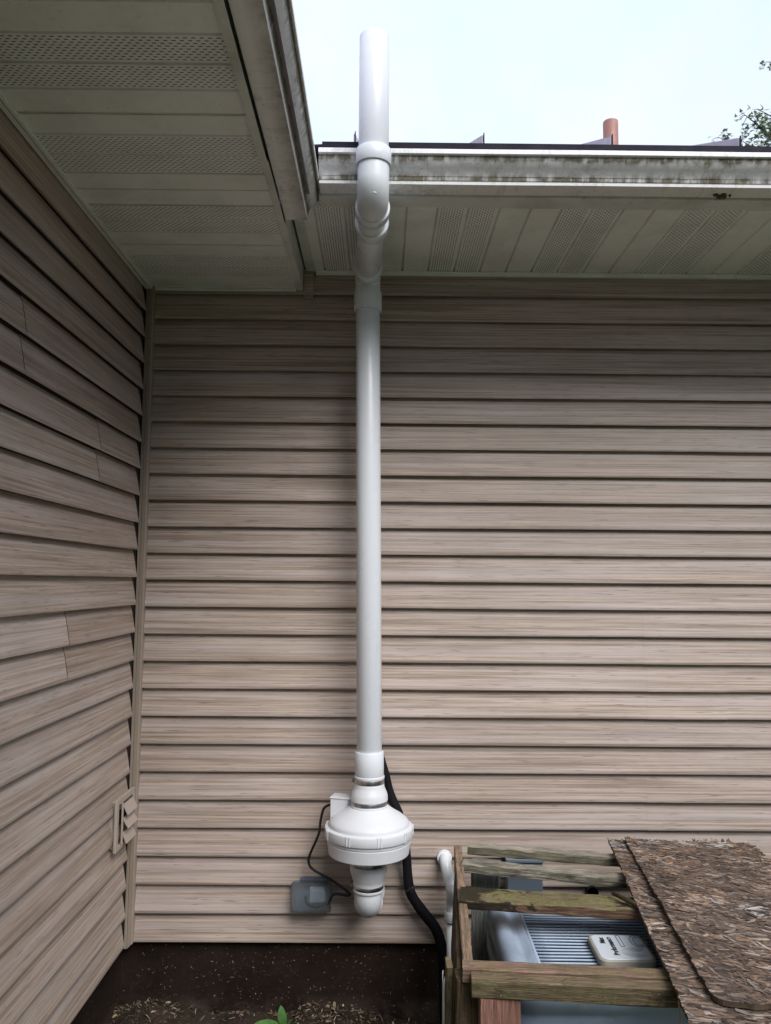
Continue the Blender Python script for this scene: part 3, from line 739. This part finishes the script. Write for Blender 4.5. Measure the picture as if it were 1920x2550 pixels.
# ------------------------------------------------------------------ air conditioner
acm = NT('condenser_paint'); o = acm.coord('Object'); n_ = acm.noise(o, 14, 6, .65); n2 = acm.noise(o, 5, 4, .6)
c = acm.mix(acm.ramp(n2, .50, .72, 0, .45), (.33, .41, .53), (.10, .105, .090)); c = acm.mix(acm.ramp(n_, .62, .76, 0, .5), c, (.07, .075, .05))
acmat = acm.done(c, .34, bump=acm.bump(n_, .06, .001), spec=.5)
acd = m_plain('condenser_dark', (.030, .045, .070), .5)
AC = empty('air_conditioner', (.72, -.68, -.25), 'blue grey outdoor air conditioner inside the wooden frame', 'air conditioner')
ROT = Matrix.Translation((.715, -.680, 0)) @ Matrix.Rotation(math.radians(-1.0), 4, 'Z')
def rr3(hx, hy, r, z_, n=8):
    o_ = []
    for (sx, sy, a0) in ((1, 1, 0), (-1, 1, PI / 2), (-1, -1, PI), (1, -1, 3 * PI / 2)):
        for i in range(n + 1):
            a = a0 + PI / 2 * i / n; o_.append(ROT @ Vector((sx * (hx - r) + r * math.cos(a), sy * (hy - r) + r * math.sin(a), z_)))
    return o_
mb = MB()
mb.rings([rr3(.368, .300, .075, .165), rr3(.374, .306, .078, .170), rr3(.374, .306, .078, .222), rr3(.366, .298, .075, .232), rr3(.366, .298, .075, .246), rr3(.372, .304, .077, .256), rr3(.370, .302, .077, .286),
          rr3(.362, .294, .072, .304), rr3(.346, .278, .062, .312), rr3(.328, .262, .055, .308), rr3(.316, .250, .050, .298), rr3(.304, .240, .045, .297), rr3(.290, .228, .030, .309), rr3(.284, .222, .028, .309), rr3(.283, .221, .028, .250)],
         cap0=False, cap1=False)
mb.build('top_cover', acmat, AC, sharp=60)
mb = MB(); mb.rings([rr3(.362, .294, .074, -.235), rr3(.362, .294, .074, .167)], cap1=False)
mb.build('cabinet', m_plain('cabinet_dark', (.05, .06, .07), .5), AC, sharp=60)
mb = MB(); mb.rings([rr3(.283, .221, .028, .200), rr3(.270, .21, .02, .199)], cap1=True, cap0=False); mb.build('fan_well', acd, AC)
mb = MB()
for i in range(23):
    y_ = -.214 + .0195 * i
    pth = []
    for k in range(13):
        x_ = -.281 + .562 * k / 12; pth.append(ROT @ Vector((x_, y_ + .0006 * math.sin(k * 5 + i), .3025 + (.0012 if abs(x_ + .03) < .03 else 0) )))
    mb.tube(pth, .0032, 8)
for x_ in (-.10, .08, .20):
    mb.tube([ROT @ Vector((x_, -.22, .2965)), ROT @ Vector((x_, .22, .2965))], .0035, 8)
mb.tube([ROT @ Vector((-.279, -.220, .3045)), ROT @ Vector((-.279, .220, .3045))], .006, 8)
mb.build('grille', acmat, AC)
mb = MB(); mb.tube([ROT @ Vector((.02, 0, .20)), ROT @ Vector((.02, 0, .27))], .09, 24)
for k in range(3):
    Mx = ROT @ Matrix.Translation((.02, 0, .245)) @ Matrix.Rotation(k * 2.094, 4, 'Z') @ Matrix.Rotation(.4, 4, 'X')
    mb.box((.05, -.07, -.002), (.20, .07, .002), mat=Mx)
mb.build('fan', acd, AC)
# badge, sitting on the grille
bm_ = m_plain('badge_side', (.36, .34, .29), .5); bt = m_plain('badge_top', (.60, .65, .72), .30, 0, .1)
BR = Matrix.Translation((.668, -.790, .310)) @ Matrix.Rotation(math.radians(-1.5), 4, 'Z')
def bring(hx, hy, r, z_, n=7):
    o_ = []
    for (sx, sy, a0) in ((1, 1, 0), (-1, 1, PI / 2), (-1, -1, PI), (1, -1, 3 * PI / 2)):
        for i in range(n + 1):
            a = a0 + PI / 2 * i / n; o_.append(BR @ Vector((sx * (hx - r) + r * math.cos(a), sy * (hy - r) + r * math.sin(a), z_)))
    return o_
mb = MB(); mb.rings([bring(.076, .080, .022, 0), bring(.076, .080, .022, .014), bring(.073, .077, .020, .0165)], cap1=True, smooth=False); badge = mb.build('badge', bm_, AC)
badge['label'] = 'rounded square badge reading Max Performance 10'
mb = MB(); mb.rings([bring(.069, .073, .018, .0167), bring(.068, .072, .017, .0178)], smooth=False); mb.build('badge_face', bt, badge)
ink = m_plain('badge_ink', (.02, .022, .03), .5); ink2 = m_plain('badge_ink_faint', (.20, .23, .28), .4)
def text(s, size, loc, rot, mat, par, name, outline=False, extr=.0004, bold=0.0):
    cu = bpy.data.curves.new('txt', 'FONT'); cu.body = s; cu.size = size; cu.extrude = extr; cu.align_x = 'CENTER'; cu.align_y = 'CENTER'; cu.offset = bold
    if outline: cu.fill_mode = 'NONE' if hasattr(cu, 'fill_mode') else cu.fill_mode; cu.bevel_depth = .0008; cu.extrude = 0
    ob = bpy.data.objects.new('txt', cu); COL.objects.link(ob)
    bpy.context.view_layer.update(); dg = bpy.context.evaluated_depsgraph_get()
    me = bpy.data.meshes.new_from_object(ob.evaluated_get(dg)); bpy.data.objects.remove(ob)
    me.transform(BR @ Matrix.Translation(loc) @ Matrix.Rotation(rot, 4, 'Z')); me.materials.clear(); me.materials.append(mat)
    o_ = bpy.data.objects.new(name, me); COL.objects.link(o_); o_.parent = par; return o_
AC_children = badge
def text_on(s, *a, **k):
    o_ = text(s, *a, **k); return o_
for ob, args in ((None, ('Max', .021, (-.043, .037, .0184), PI / 2, ink)), (None, ('Performance', .021, (-.022, .004, .0184), PI / 2, ink))):
    o_ = text(*args, badge, 'lettering', bold=.0006)
o_ = text('10', .100, (.031, .030, .0188), 0, ink2, badge, 'numeral', outline=True)
mb = MB()
for r_ in (.010, .016, .022, .028, .034):
    pth = [BR @ Vector((.030 + r_ * math.cos(a), -.032 + r_ * .8 * math.sin(a), .0180)) for a in [2 * PI * i / 32 * .8 + r_ * 20 for i in range(33)]]
    mb.tube(pth, .0005, 5)
mb.build('swirl', ink2, badge)
mb = MB(); mb.tube([ROT @ Vector((-.318, -.292, .205)), ROT @ Vector((-.3205, -.2985, .205))], .0075, 12); mb.build('screw', blk, AC)

# ------------------------------------------------------------------ wooden frame around it
frame = empty('wooden_frame', (.6, -.65, -.25), 'weathered mossy slatted wooden frame over the air conditioner', 'wooden frame')
def beam(name, p0, p1, wd, th, mat, up=(0, 0, 1), n=None, jit=.0016, seed=0, par=frame, w1=None, label=None, chip=0.0):
    """board from p0 to p1; wd across, th along 'up'. p0/p1 are on the centre of the top face"""
    p0, p1, up = Vector(p0), Vector(p1), Vector(up).normalized(); d = (p1 - p0); L = d.length; d.normalize()
    s_ = d.cross(up).normalized(); up = s_.cross(d).normalized(); n = n or max(3, int(L / .02)); R = []
    rnd = random.Random(seed)
    b = min(.0028, th * .2)
    for i in range(n + 1):
        t_ = i / n; W = (wd if w1 is None else wd + (w1 - wd) * t_) / 2; c_ = p0 + d * L * t_
        sec = [(-W + b, 0), (W - b, 0), (W, -b), (W, -th + b), (W - b, -th), (-W + b, -th), (-W, -th + b), (-W, -b)]
        q = []
        for k, (a, h) in enumerate(sec):
            j1 = noise.noise(Vector((t_ * L * 16, k * 3.3, seed))) * jit + noise.noise(Vector((t_ * L * 60, k * 1.7, seed + 5))) * jit * .6
            j2 = noise.noise(Vector((t_ * L * 14, k * 2.1 + 40, seed))) * jit
            ch = -chip * max(0, noise.noise(Vector((t_ * L * 22, 3, seed + 9)))) if k in (0, 7, 1, 2) else 0
            q.append(c_ + s_ * (a + j1) + up * (h + j2 + ch) + d * (rnd.uniform(-.002, .002) if i in (0, n) else 0))
        R.append(q)
    mb = MB(); mb.rings(R, smooth=True); o_ = mb.build(name, mat, par, sharp=30)
    if label: o_['label'] = label
    return o_
W_pale = m_wood('wood_pale_green', (.27, .245, .19), (.12, .11, .075), .50, (.085, .088, .042), .15, 1.3, (.52, .46, .39), -.8)
W_grey = m_wood('wood_grey_flaked', (.42, .39, .32), (.10, .09, .065), .40, (.090, .088, .050), .45, 4.1, (.50, .46, .38), -.7)
W_moss = m_wood('wood_mossy', (.26, .145, .10), (.085, .045, .032), .85, (.110, .102, .040), .9, 7.7, (.30, .25, .15), .75, (.25, .42))
W_front = m_wood('wood_red_brown', (.28, .18, .13), (.12, .075, .055), .45, (.095, .090, .034), .15, 9.2, (.40, .26, .20), 0)
W_green = m_wood('wood_green_brown', (.20, .155, .095), (.075, .055, .032), .50, (.080, .076, .034), .55, 12.4, (.30, .22, .14), -.6)
W_red = m_wood('wood_red', (.42, .22, .18), (.20, .095, .075), .12, (.12, .10, .06), .0, 15.0)
W_post = m_wood('wood_dark_post', (.13, .09, .06), (.05, .034, .022), .5, (.07, .062, .025), .45, 17.0)
W_cool = m_wood('wood_cool_grey', (.25, .265, .25), (.12, .125, .115), .10, (.06, .07, .05), .0, 21.0)
W_side = m_wood('wood_side', (.25, .17, .12), (.095, .06, .042), .35, (.10, .09, .04), .2, 25.0, (.40, .27, .20), 0)
# slats: A, B (narrow), C (wide mossy), D pair at the front
beam('slat', (.318, -.163, .4020), (1.46, -.428, .4000), .052, .030, W_pale, seed=1, jit=.003, chip=.006, label='rearmost slat, pale and flaking with green underside')
beam('slat', (.280, -.333, .4000), (1.42, -.600, .3940), .054, .030, W_grey, seed=2, jit=.003, chip=.006, label='second slat from the wall, grey and splintered')
beam('slat', (.245, -.610, .4010), (1.38, -.762, .3940), .106, .026, W_moss, seed=3, jit=.0035, chip=.007, label='wide mossy slat across the middle, rotten at its left end')
beam('slat', (.208, -1.048, .4000), (1.34, -1.150, .4000), .046, .036, W_front, seed=4, label='upper front rail, red brown')
beam('slat', (.222, -1.098, .3960), (1.33, -1.200, .3960), .042, .042, W_green, seed=5, jit=.002, chip=.004, label='lower front rail, green stained with a rotten knot')
beam('side_rail', (.283, -.150, .392), (.2225, -1.020, .392), .026, .088, W_side, seed=6)
beam('side_board', (.2760, -.200, .372), (.2010, -1.020, .372), .014, .30, W_post, up=(.05, 0, 1), seed=7)
beam('side_rail', (1.40, -.420, .366), (1.33, -1.13, .366), .030, .088, W_side, seed=16)
beam('post', (.217, -1.062, .370), (.212, -1.062, -.35), .052, .052, W_post, up=(0, -1, 0), seed=8, label='dark front left corner post')
beam('post', (.288, -1.120, .352), (.2900, -1.120, -.35), .096, .036, W_red, up=(0, -1, 0), seed=9, label='reddish plank standing under the front rails')
beam('post', (1.33, -1.150, .360), (1.33, -1.150, -.35), .090, .038, W_green, up=(0, -1, 0), seed=19)
beam('post', (.180, -1.010, .372), (.1740, -1.010, -.35), .015, .060, W_green, up=(0, -1, 0), seed=10, label='thin upright board outside the front left post')
beam('post', (.362, -.290, .385), (.330, -.345, -.30), .098, .036, W_cool, up=(-.25, -1, 0), seed=11, w1=.045, label='grey upright board at the back left corner')
beam('post', (1.40, -.400, .360), (1.40, -.400, -.30), .090, .036, W_cool, up=(0, -1, 0), seed=12)
# stick and stalks
mb = MB(); mb.tube([(.690, -.640, .414), (.735, -.720, .412), (.770, -.785, .408)], [.006, .007, .004], 7); tag(mb.build('stick', W_post), 'short dark stick lying on the mossy slat beside the strand boards', 'stick')
st = m_plain('straw', (.36, .31, .24), .7)
mb = MB(); mb.tube(smooth_path([(.668, -1.222, .402), (.664, -1.232, .33), (.655, -1.235, .24), (.652, -1.235, .12)]), [.0022] * 25, 8); mb.tube([(.668, -1.222, .402), (.700, -1.232, .330)], .0012, 6)
tag(mb.build('dry_stalk', st), 'thin dry stalk hanging from the lower front rail', 'stalk')
# broken white sleeve by the left board
mb = MB(); R = []
for z_ in (-.30, .20, .275, .288):
    R.append([(.182 + .010 * math.cos(a), -.87 + .016 * math.sin(a), z_ + (0 if z_ < .27 else .01 * math.sin(a * 3.1))) for a in [PI * .75 + PI * .95 * i / 10 for i in range(11)]])
mb.rings(R, closed=False, cap0=False, cap1=False); sl_ = mb.build('plastic_sleeve', PV); sl_.modifiers.new('s', 'SOLIDIFY').thickness = .0015
tag(sl_, 'broken edged white plastic strip beside the frame post', 'plastic strip')

# ------------------------------------------------------------------ strand boards
t = NT('strand_board'); o = t.coord('Object'); tone = t.attr('tone')
gn = t.noise(t.scale(o, (30, 160, 30), (0, 0, 0), (0, 0, .2)), 1, 5, .7, .3); bn = t.noise(o, 7, 5, .65)
c = t.mix(1.0, tone, t.mix(t.ramp(gn, .3, .7), (.45, .45, .45), (1.35, 1.3, 1.25)), 'MULTIPLY')
c = t.mix(t.ramp(bn, .42, .60, 0, .55), c, (.062, .046, .038))
osbm = t.done(c, .85, bump=t.bump(gn, .9, .003), spec=.3)
pal = [(.28, .20, .15), (.22, .155, .12), (.15, .105, .085), (.48, .39, .32), (.09, .066, .055), (.21, .17, .15), (.40, .34, .31), (.34, .215, .14), (.14, .11, .095), (.18, .13, .105)]
def osb(name, TL, eu, ev, Wd, L, top, nfl, label, seed, white, rag=.006, round_c=0.0):
    """TL corner, eu unit across (right), ev unit towards the camera"""
    rnd = random.Random(seed); TL = Vector(TL); eu = Vector(eu).normalized(); ev = Vector(ev).normalized(); up = eu.cross(ev).normalized()
    if up.z < 0: up = -up
    def edge(u, v):
        return u, v
    nx_, ny_ = 26, 60; mb = MB(); grid = []
    def pos(u, v, h):
        ru = rag * noise.noise(Vector((u * 9 * 0 + v * 23, seed, 1))); rv = rag * noise.noise(Vector((u * 30, seed, 7))) * 1.3
        fu = u / Wd; fv = v / L
        u2 = u + ru * (1 if fu < .01 or fu > .99 else 0); v2 = v + rv * (1 if fv < .01 or fv > .99 else 0)
        if round_c and u < round_c and v > L - round_c:
            cu, cv = round_c, L - round_c; dx, dy = cu - u, v - cv; m_ = max(dx, dy); r_ = math.hypot(dx, dy)
            if r_ > 1e-6: k = m_ / r_; u2 = cu - dx * k; v2 = cv + dy * k
        wv = .007 * noise.noise(Vector((u * 3.2, v * 2.4, seed + 20))) + .0015 * noise.noise(Vector((u * 14, v * 14, seed)))
        return TL + eu * u2 + ev * v2 + up * (h + wv)
    for i in range(nx_ + 1): grid.append([(mb.vert(pos(Wd * i / nx_, L * j / ny_, 0)), mb.vert(pos(Wd * i / nx_, L * j / ny_, -top))) for j in range(ny_ + 1)])
    for i in range(nx_):
        for j in range(ny_):
            tn = pal[rnd.randrange(len(pal))]
            mb.face([grid[i][j][0], grid[i + 1][j][0], grid[i + 1][j + 1][0], grid[i][j + 1][0]], None, 0, False, tn)
            mb.face([grid[i][j][1], grid[i][j + 1][1], grid[i + 1][j + 1][1], grid[i + 1][j][1]], None, 0, False, (.12, .09, .07))
    ed = (.085, .062, .035)
    for j in range(ny_):
        for i in (0, nx_): mb.face([grid[i][j][0], grid[i][j + 1][0], grid[i][j + 1][1], grid[i][j][1]], None, 0, False, ed)
    for i in range(nx_):
        for j in (0, ny_): mb.face([grid[i][j][0], grid[i + 1][j][0], grid[i + 1][j][1], grid[i][j][1]], None, 0, False, ed)
    for f in range(nfl):
        u, v = rnd.uniform(0, Wd), rnd.uniform(0, L)
        if round_c and u < round_c * .7 and v > L - round_c * .7: continue
        # wetter / darker areas and paint splashes are part of the board
        col = pal[rnd.randrange(len(pal))]; g = rnd.uniform(.6, 1.25) * (1 + .5 * noise.noise(Vector((u * 6, v * 5, seed + 30)))); col = tuple(q * g for q in col)
        for (wu, wv_, wr) in white:
            dd = math.hypot(u - wu, (v - wv_) * .8)
            if dd < wr and rnd.random() < .65 * (1 - dd / wr) + .08: col = tuple(rnd.uniform(.42, .62) for _ in range(1)) * 3
        big_ = rnd.random() < .42; lf = rnd.uniform(.025, .065) if big_ else rnd.uniform(.010, .045); wf = rnd.uniform(.006, .014) if big_ else rnd.uniform(.0014, .006); a = rnd.gauss(-.32, .50)
        if u < .02 or u > Wd - .02 or v < .02 or v > L - .02: lf *= .6
        d_ = eu * math.cos(a) - ev * math.sin(a); s_ = eu * math.sin(a) + ev * math.cos(a)
        hh = .0005 + rnd.random() * .0012; tl = rnd.gauss(0, .012); ts = rnd.gauss(0, .03); curl = max(0, rnd.gauss(-.0004, .0010))
        def fp(x_, y_): return pos(min(max((u + x_ * math.cos(a) + y_ * math.sin(a)), -.003), Wd + .003), min(max(v - x_ * math.sin(a) + y_ * math.cos(a), -.004), L + .004), 0) + up * (hh + x_ * tl + y_ * ts + curl * abs(x_) / lf * 4)
        e0, e1_ = rnd.uniform(.15, .5), rnd.uniform(.15, .5)
        ptsf = [(-.5, rnd.uniform(-.3, .3)), (-.5 + e0 * .5, .5), (.1, rnd.uniform(.35, .5)), (.5 - e1_ * .5, .42), (.5, rnd.uniform(-.3, .3)), (.5 - e1_ * .6, -.46), (-.05, -.5), (-.5 + e0 * .6, -.42)]
        mb.poly([fp(x_ * lf, y_ * wf) for x_, y_ in ptsf], None, 0, False, col)
    # frayed strands on the wall side edge
    for f in range(34):
        u = rnd.uniform(.0, Wd); p = pos(u, 0, .0); l_ = rnd.uniform(.005, .017); w_ = rnd.uniform(.003, .009); lean = rnd.uniform(-.8, .8)
        q = p + up * rnd.uniform(.001, .008) * (1.6 if u > Wd * .55 else .6) + eu * lean * l_
        mb.poly([p - eu * w_, p + eu * w_, q + eu * w_ * .4 - ev * l_ * .2, q - eu * w_ * .2 - ev * l_ * .3], None, 0, False, rnd.choice([(.30, .25, .21), (.20, .16, .13), (.42, .38, .34), (.12, .09, .07)]))
    return tag(mb.build(name, osbm), label, 'board')
osb('strand_board', (.812, -.165, .421), (.994, -.10, -.01), (-.139, -.990, -.002), .50, 1.24, .011, 4500, 'lower weathered strand board lying on the slats, white paint at its rear corner', 31, [(.03, .06, .07)])
osb('strand_board', (.862, -.196, .4355), (.994, -.105, -.01), (-.128, -.992, .0), .415, 1.10, .012, 6500, 'upper weathered strand board with frayed rear edge, on top of the other board', 32,
    [(.23, .60, .045), (.30, .70, .06), (.35, .73, .04), (.08, .02, .04), (.20, .02, .05), (.30, .02, .05), (.16, .56, .02)], .007, .032)

# unseen trees added behind the camera to block low sky and darken wall tops
rnd = random.Random(3); mb = MB()
for i in range(12000):
    a = rnd.uniform(math.radians(-205), math.radians(25)); h = rnd.random()
    r_ = 13.5 + rnd.gauss(0, .9); ht = 9.6 + 1.9 * noise.noise(Vector((a * 4, 1, 1))) + .7 * noise.noise(Vector((a * 15, 1, 4)))
    p = Vector((r_ * math.cos(a), -3 + r_ * math.sin(a), -.34 + ht * h)); sz = rnd.uniform(.16, .42); nrm = Vector((rnd.gauss(0, 1), rnd.gauss(0, 1), rnd.gauss(0, 1))).normalized(); x_ = nrm.orthogonal().normalized() * sz; y_ = nrm.cross(x_)
    g = rnd.uniform(.6, 1.3)
    mb.poly([p - x_, p - y_ * .6, p + x_ * .9, p + y_ * .6], tone=(.050 * g, .078 * g, .030 * g))
    if i < 500:
        q = Vector((15.5 * math.cos(a), -3 + 15.5 * math.sin(a), 0))
tag(mb.build('wood', m_attr('sky_block_leaves', .7, 6)), kind='stuff', label='dark green trees added out of view to block low sky', cat='wood')

# ------------------------------------------------------------------ maple tree beyond the house
tree = empty('maple_tree', (10.5, 13.5, -.34), 'maple tree whose leafy branch tips show at the right above the roof', 'tree')
bark = m_plain('bark', (.075, .06, .048), .9, 0, .5, 14)
mlm = NT('maple_leaf'); o = mlm.coord('Object'); n_ = mlm.noise(o, 3, 3, .6)
mlmat = mlm.done(mlm.mix(1.0, mlm.mix(mlm.ramp(n_, .35, .65), (.16, .22, .15), (.28, .34, .24)), mlm.attr('tone'), 'MULTIPLY'), .5, Transmission_Weight=0.0)  # leaf colours lightened to stand in for light shining through from behind
rnd = random.Random(11); wood = MB(); lv = MB()
T0 = Vector((10.5, 13.5, -.34)); top = Vector((10.7, 13.6, 13.5))
wood.tube(smooth_path([T0, (10.45, 13.5, 3), (10.6, 13.45, 7), (10.5, 13.6, 10.5), top], 5), [.26 - .22 * i / 20 for i in range(21)], 14)
tips = [(7.05, 13.0, 10.72), (7.55, 13.0, 11.28), (8.05, 13.1, 11.36), (7.45, 12.9, 10.62), (8.2, 13.0, 12.42), (7.9, 13.0, 10.95), (8.3, 12.9, 10.6), (8.15, 13.1, 11.0)]
limbs = []
for p in tips: limbs.append((Vector((10.5, 13.5, rnd.uniform(7.0, 9.6))), Vector(p)))
for i in range(34):
    a = rnd.uniform(0, 2 * PI); r_ = rnd.uniform(1.6, 3.0); z_ = rnd.uniform(5.5, 14.0)
    if z_ > 11.5: r_ *= .65
    e_ = Vector((10.9 + r_ * math.cos(a), 13.6 + r_ * math.sin(a), z_))
    limbs.append((Vector((10.5, 13.5, max(4.5, z_ - rnd.uniform(1.2, 2.8)))), e_))
star = [(0, 0), (.10, -.06), (.30, -.30), (.22, -.02), (.52, .02), (.30, .20), (.42, .42), (.20, .36), (.16, .58), (.0, 1.0)]
star = star + [(-x_, y_) for x_, y_ in reversed(star[1:-1])]
def mleaf(p, sz):
    nrm = Vector((rnd.gauss(0, .6), rnd.gauss(-.3, .6), 1)).normalized(); a = rnd.uniform(0, 2 * PI)
    x_ = nrm.orthogonal().normalized(); y_ = nrm.cross(x_); x2 = x_ * math.cos(a) + y_ * math.sin(a); y2 = -x_ * math.sin(a) + y_ * math.cos(a)
    g = rnd.uniform(.7, 1.4)
    lv.poly([p + x2 * sx * sz + y2 * sy * sz - nrm * abs(sx) * sz * .25 for sx, sy in star], tone=(g, g * rnd.uniform(.95, 1.05), g))
for li, (a_, b_) in enumerate(limbs):
    mid = a_.lerp(b_, .5) + Vector((0, 0, .35)); wood.tube(smooth_path([a_, mid, b_], 5), [.07 - .066 * i / 10 for i in range(11)], 7)
    dirn = (b_ - mid).normalized()
    for s_ in range(26 if li >= 8 else 16):
        t_ = rnd.uniform(.35, 1.0) if li >= 8 else rnd.uniform(.62, 1.0); q = a_.lerp(b_, t_) + Vector((0, 0, .35 * 4 * t_ * (1 - t_) * .5)); spread = .42 if li >= 8 else .16
        e_ = q + Vector((rnd.gauss(0, spread), rnd.gauss(0, spread), rnd.gauss(0, spread * .8)))
        wood.tube([q, q.lerp(e_, .5) + Vector((0, 0, .02)), e_], [.008, .006, .003], 5)
        for k in range(9 if li >= 8 else 8): mleaf(q.lerp(e_, rnd.uniform(.3, 1.1)) + Vector((rnd.gauss(0, .07), rnd.gauss(0, .07), rnd.gauss(0, .06))), rnd.uniform(.07, .125))
wood.build('trunk', bark, tree); lv.build('crown', mlmat, tree)
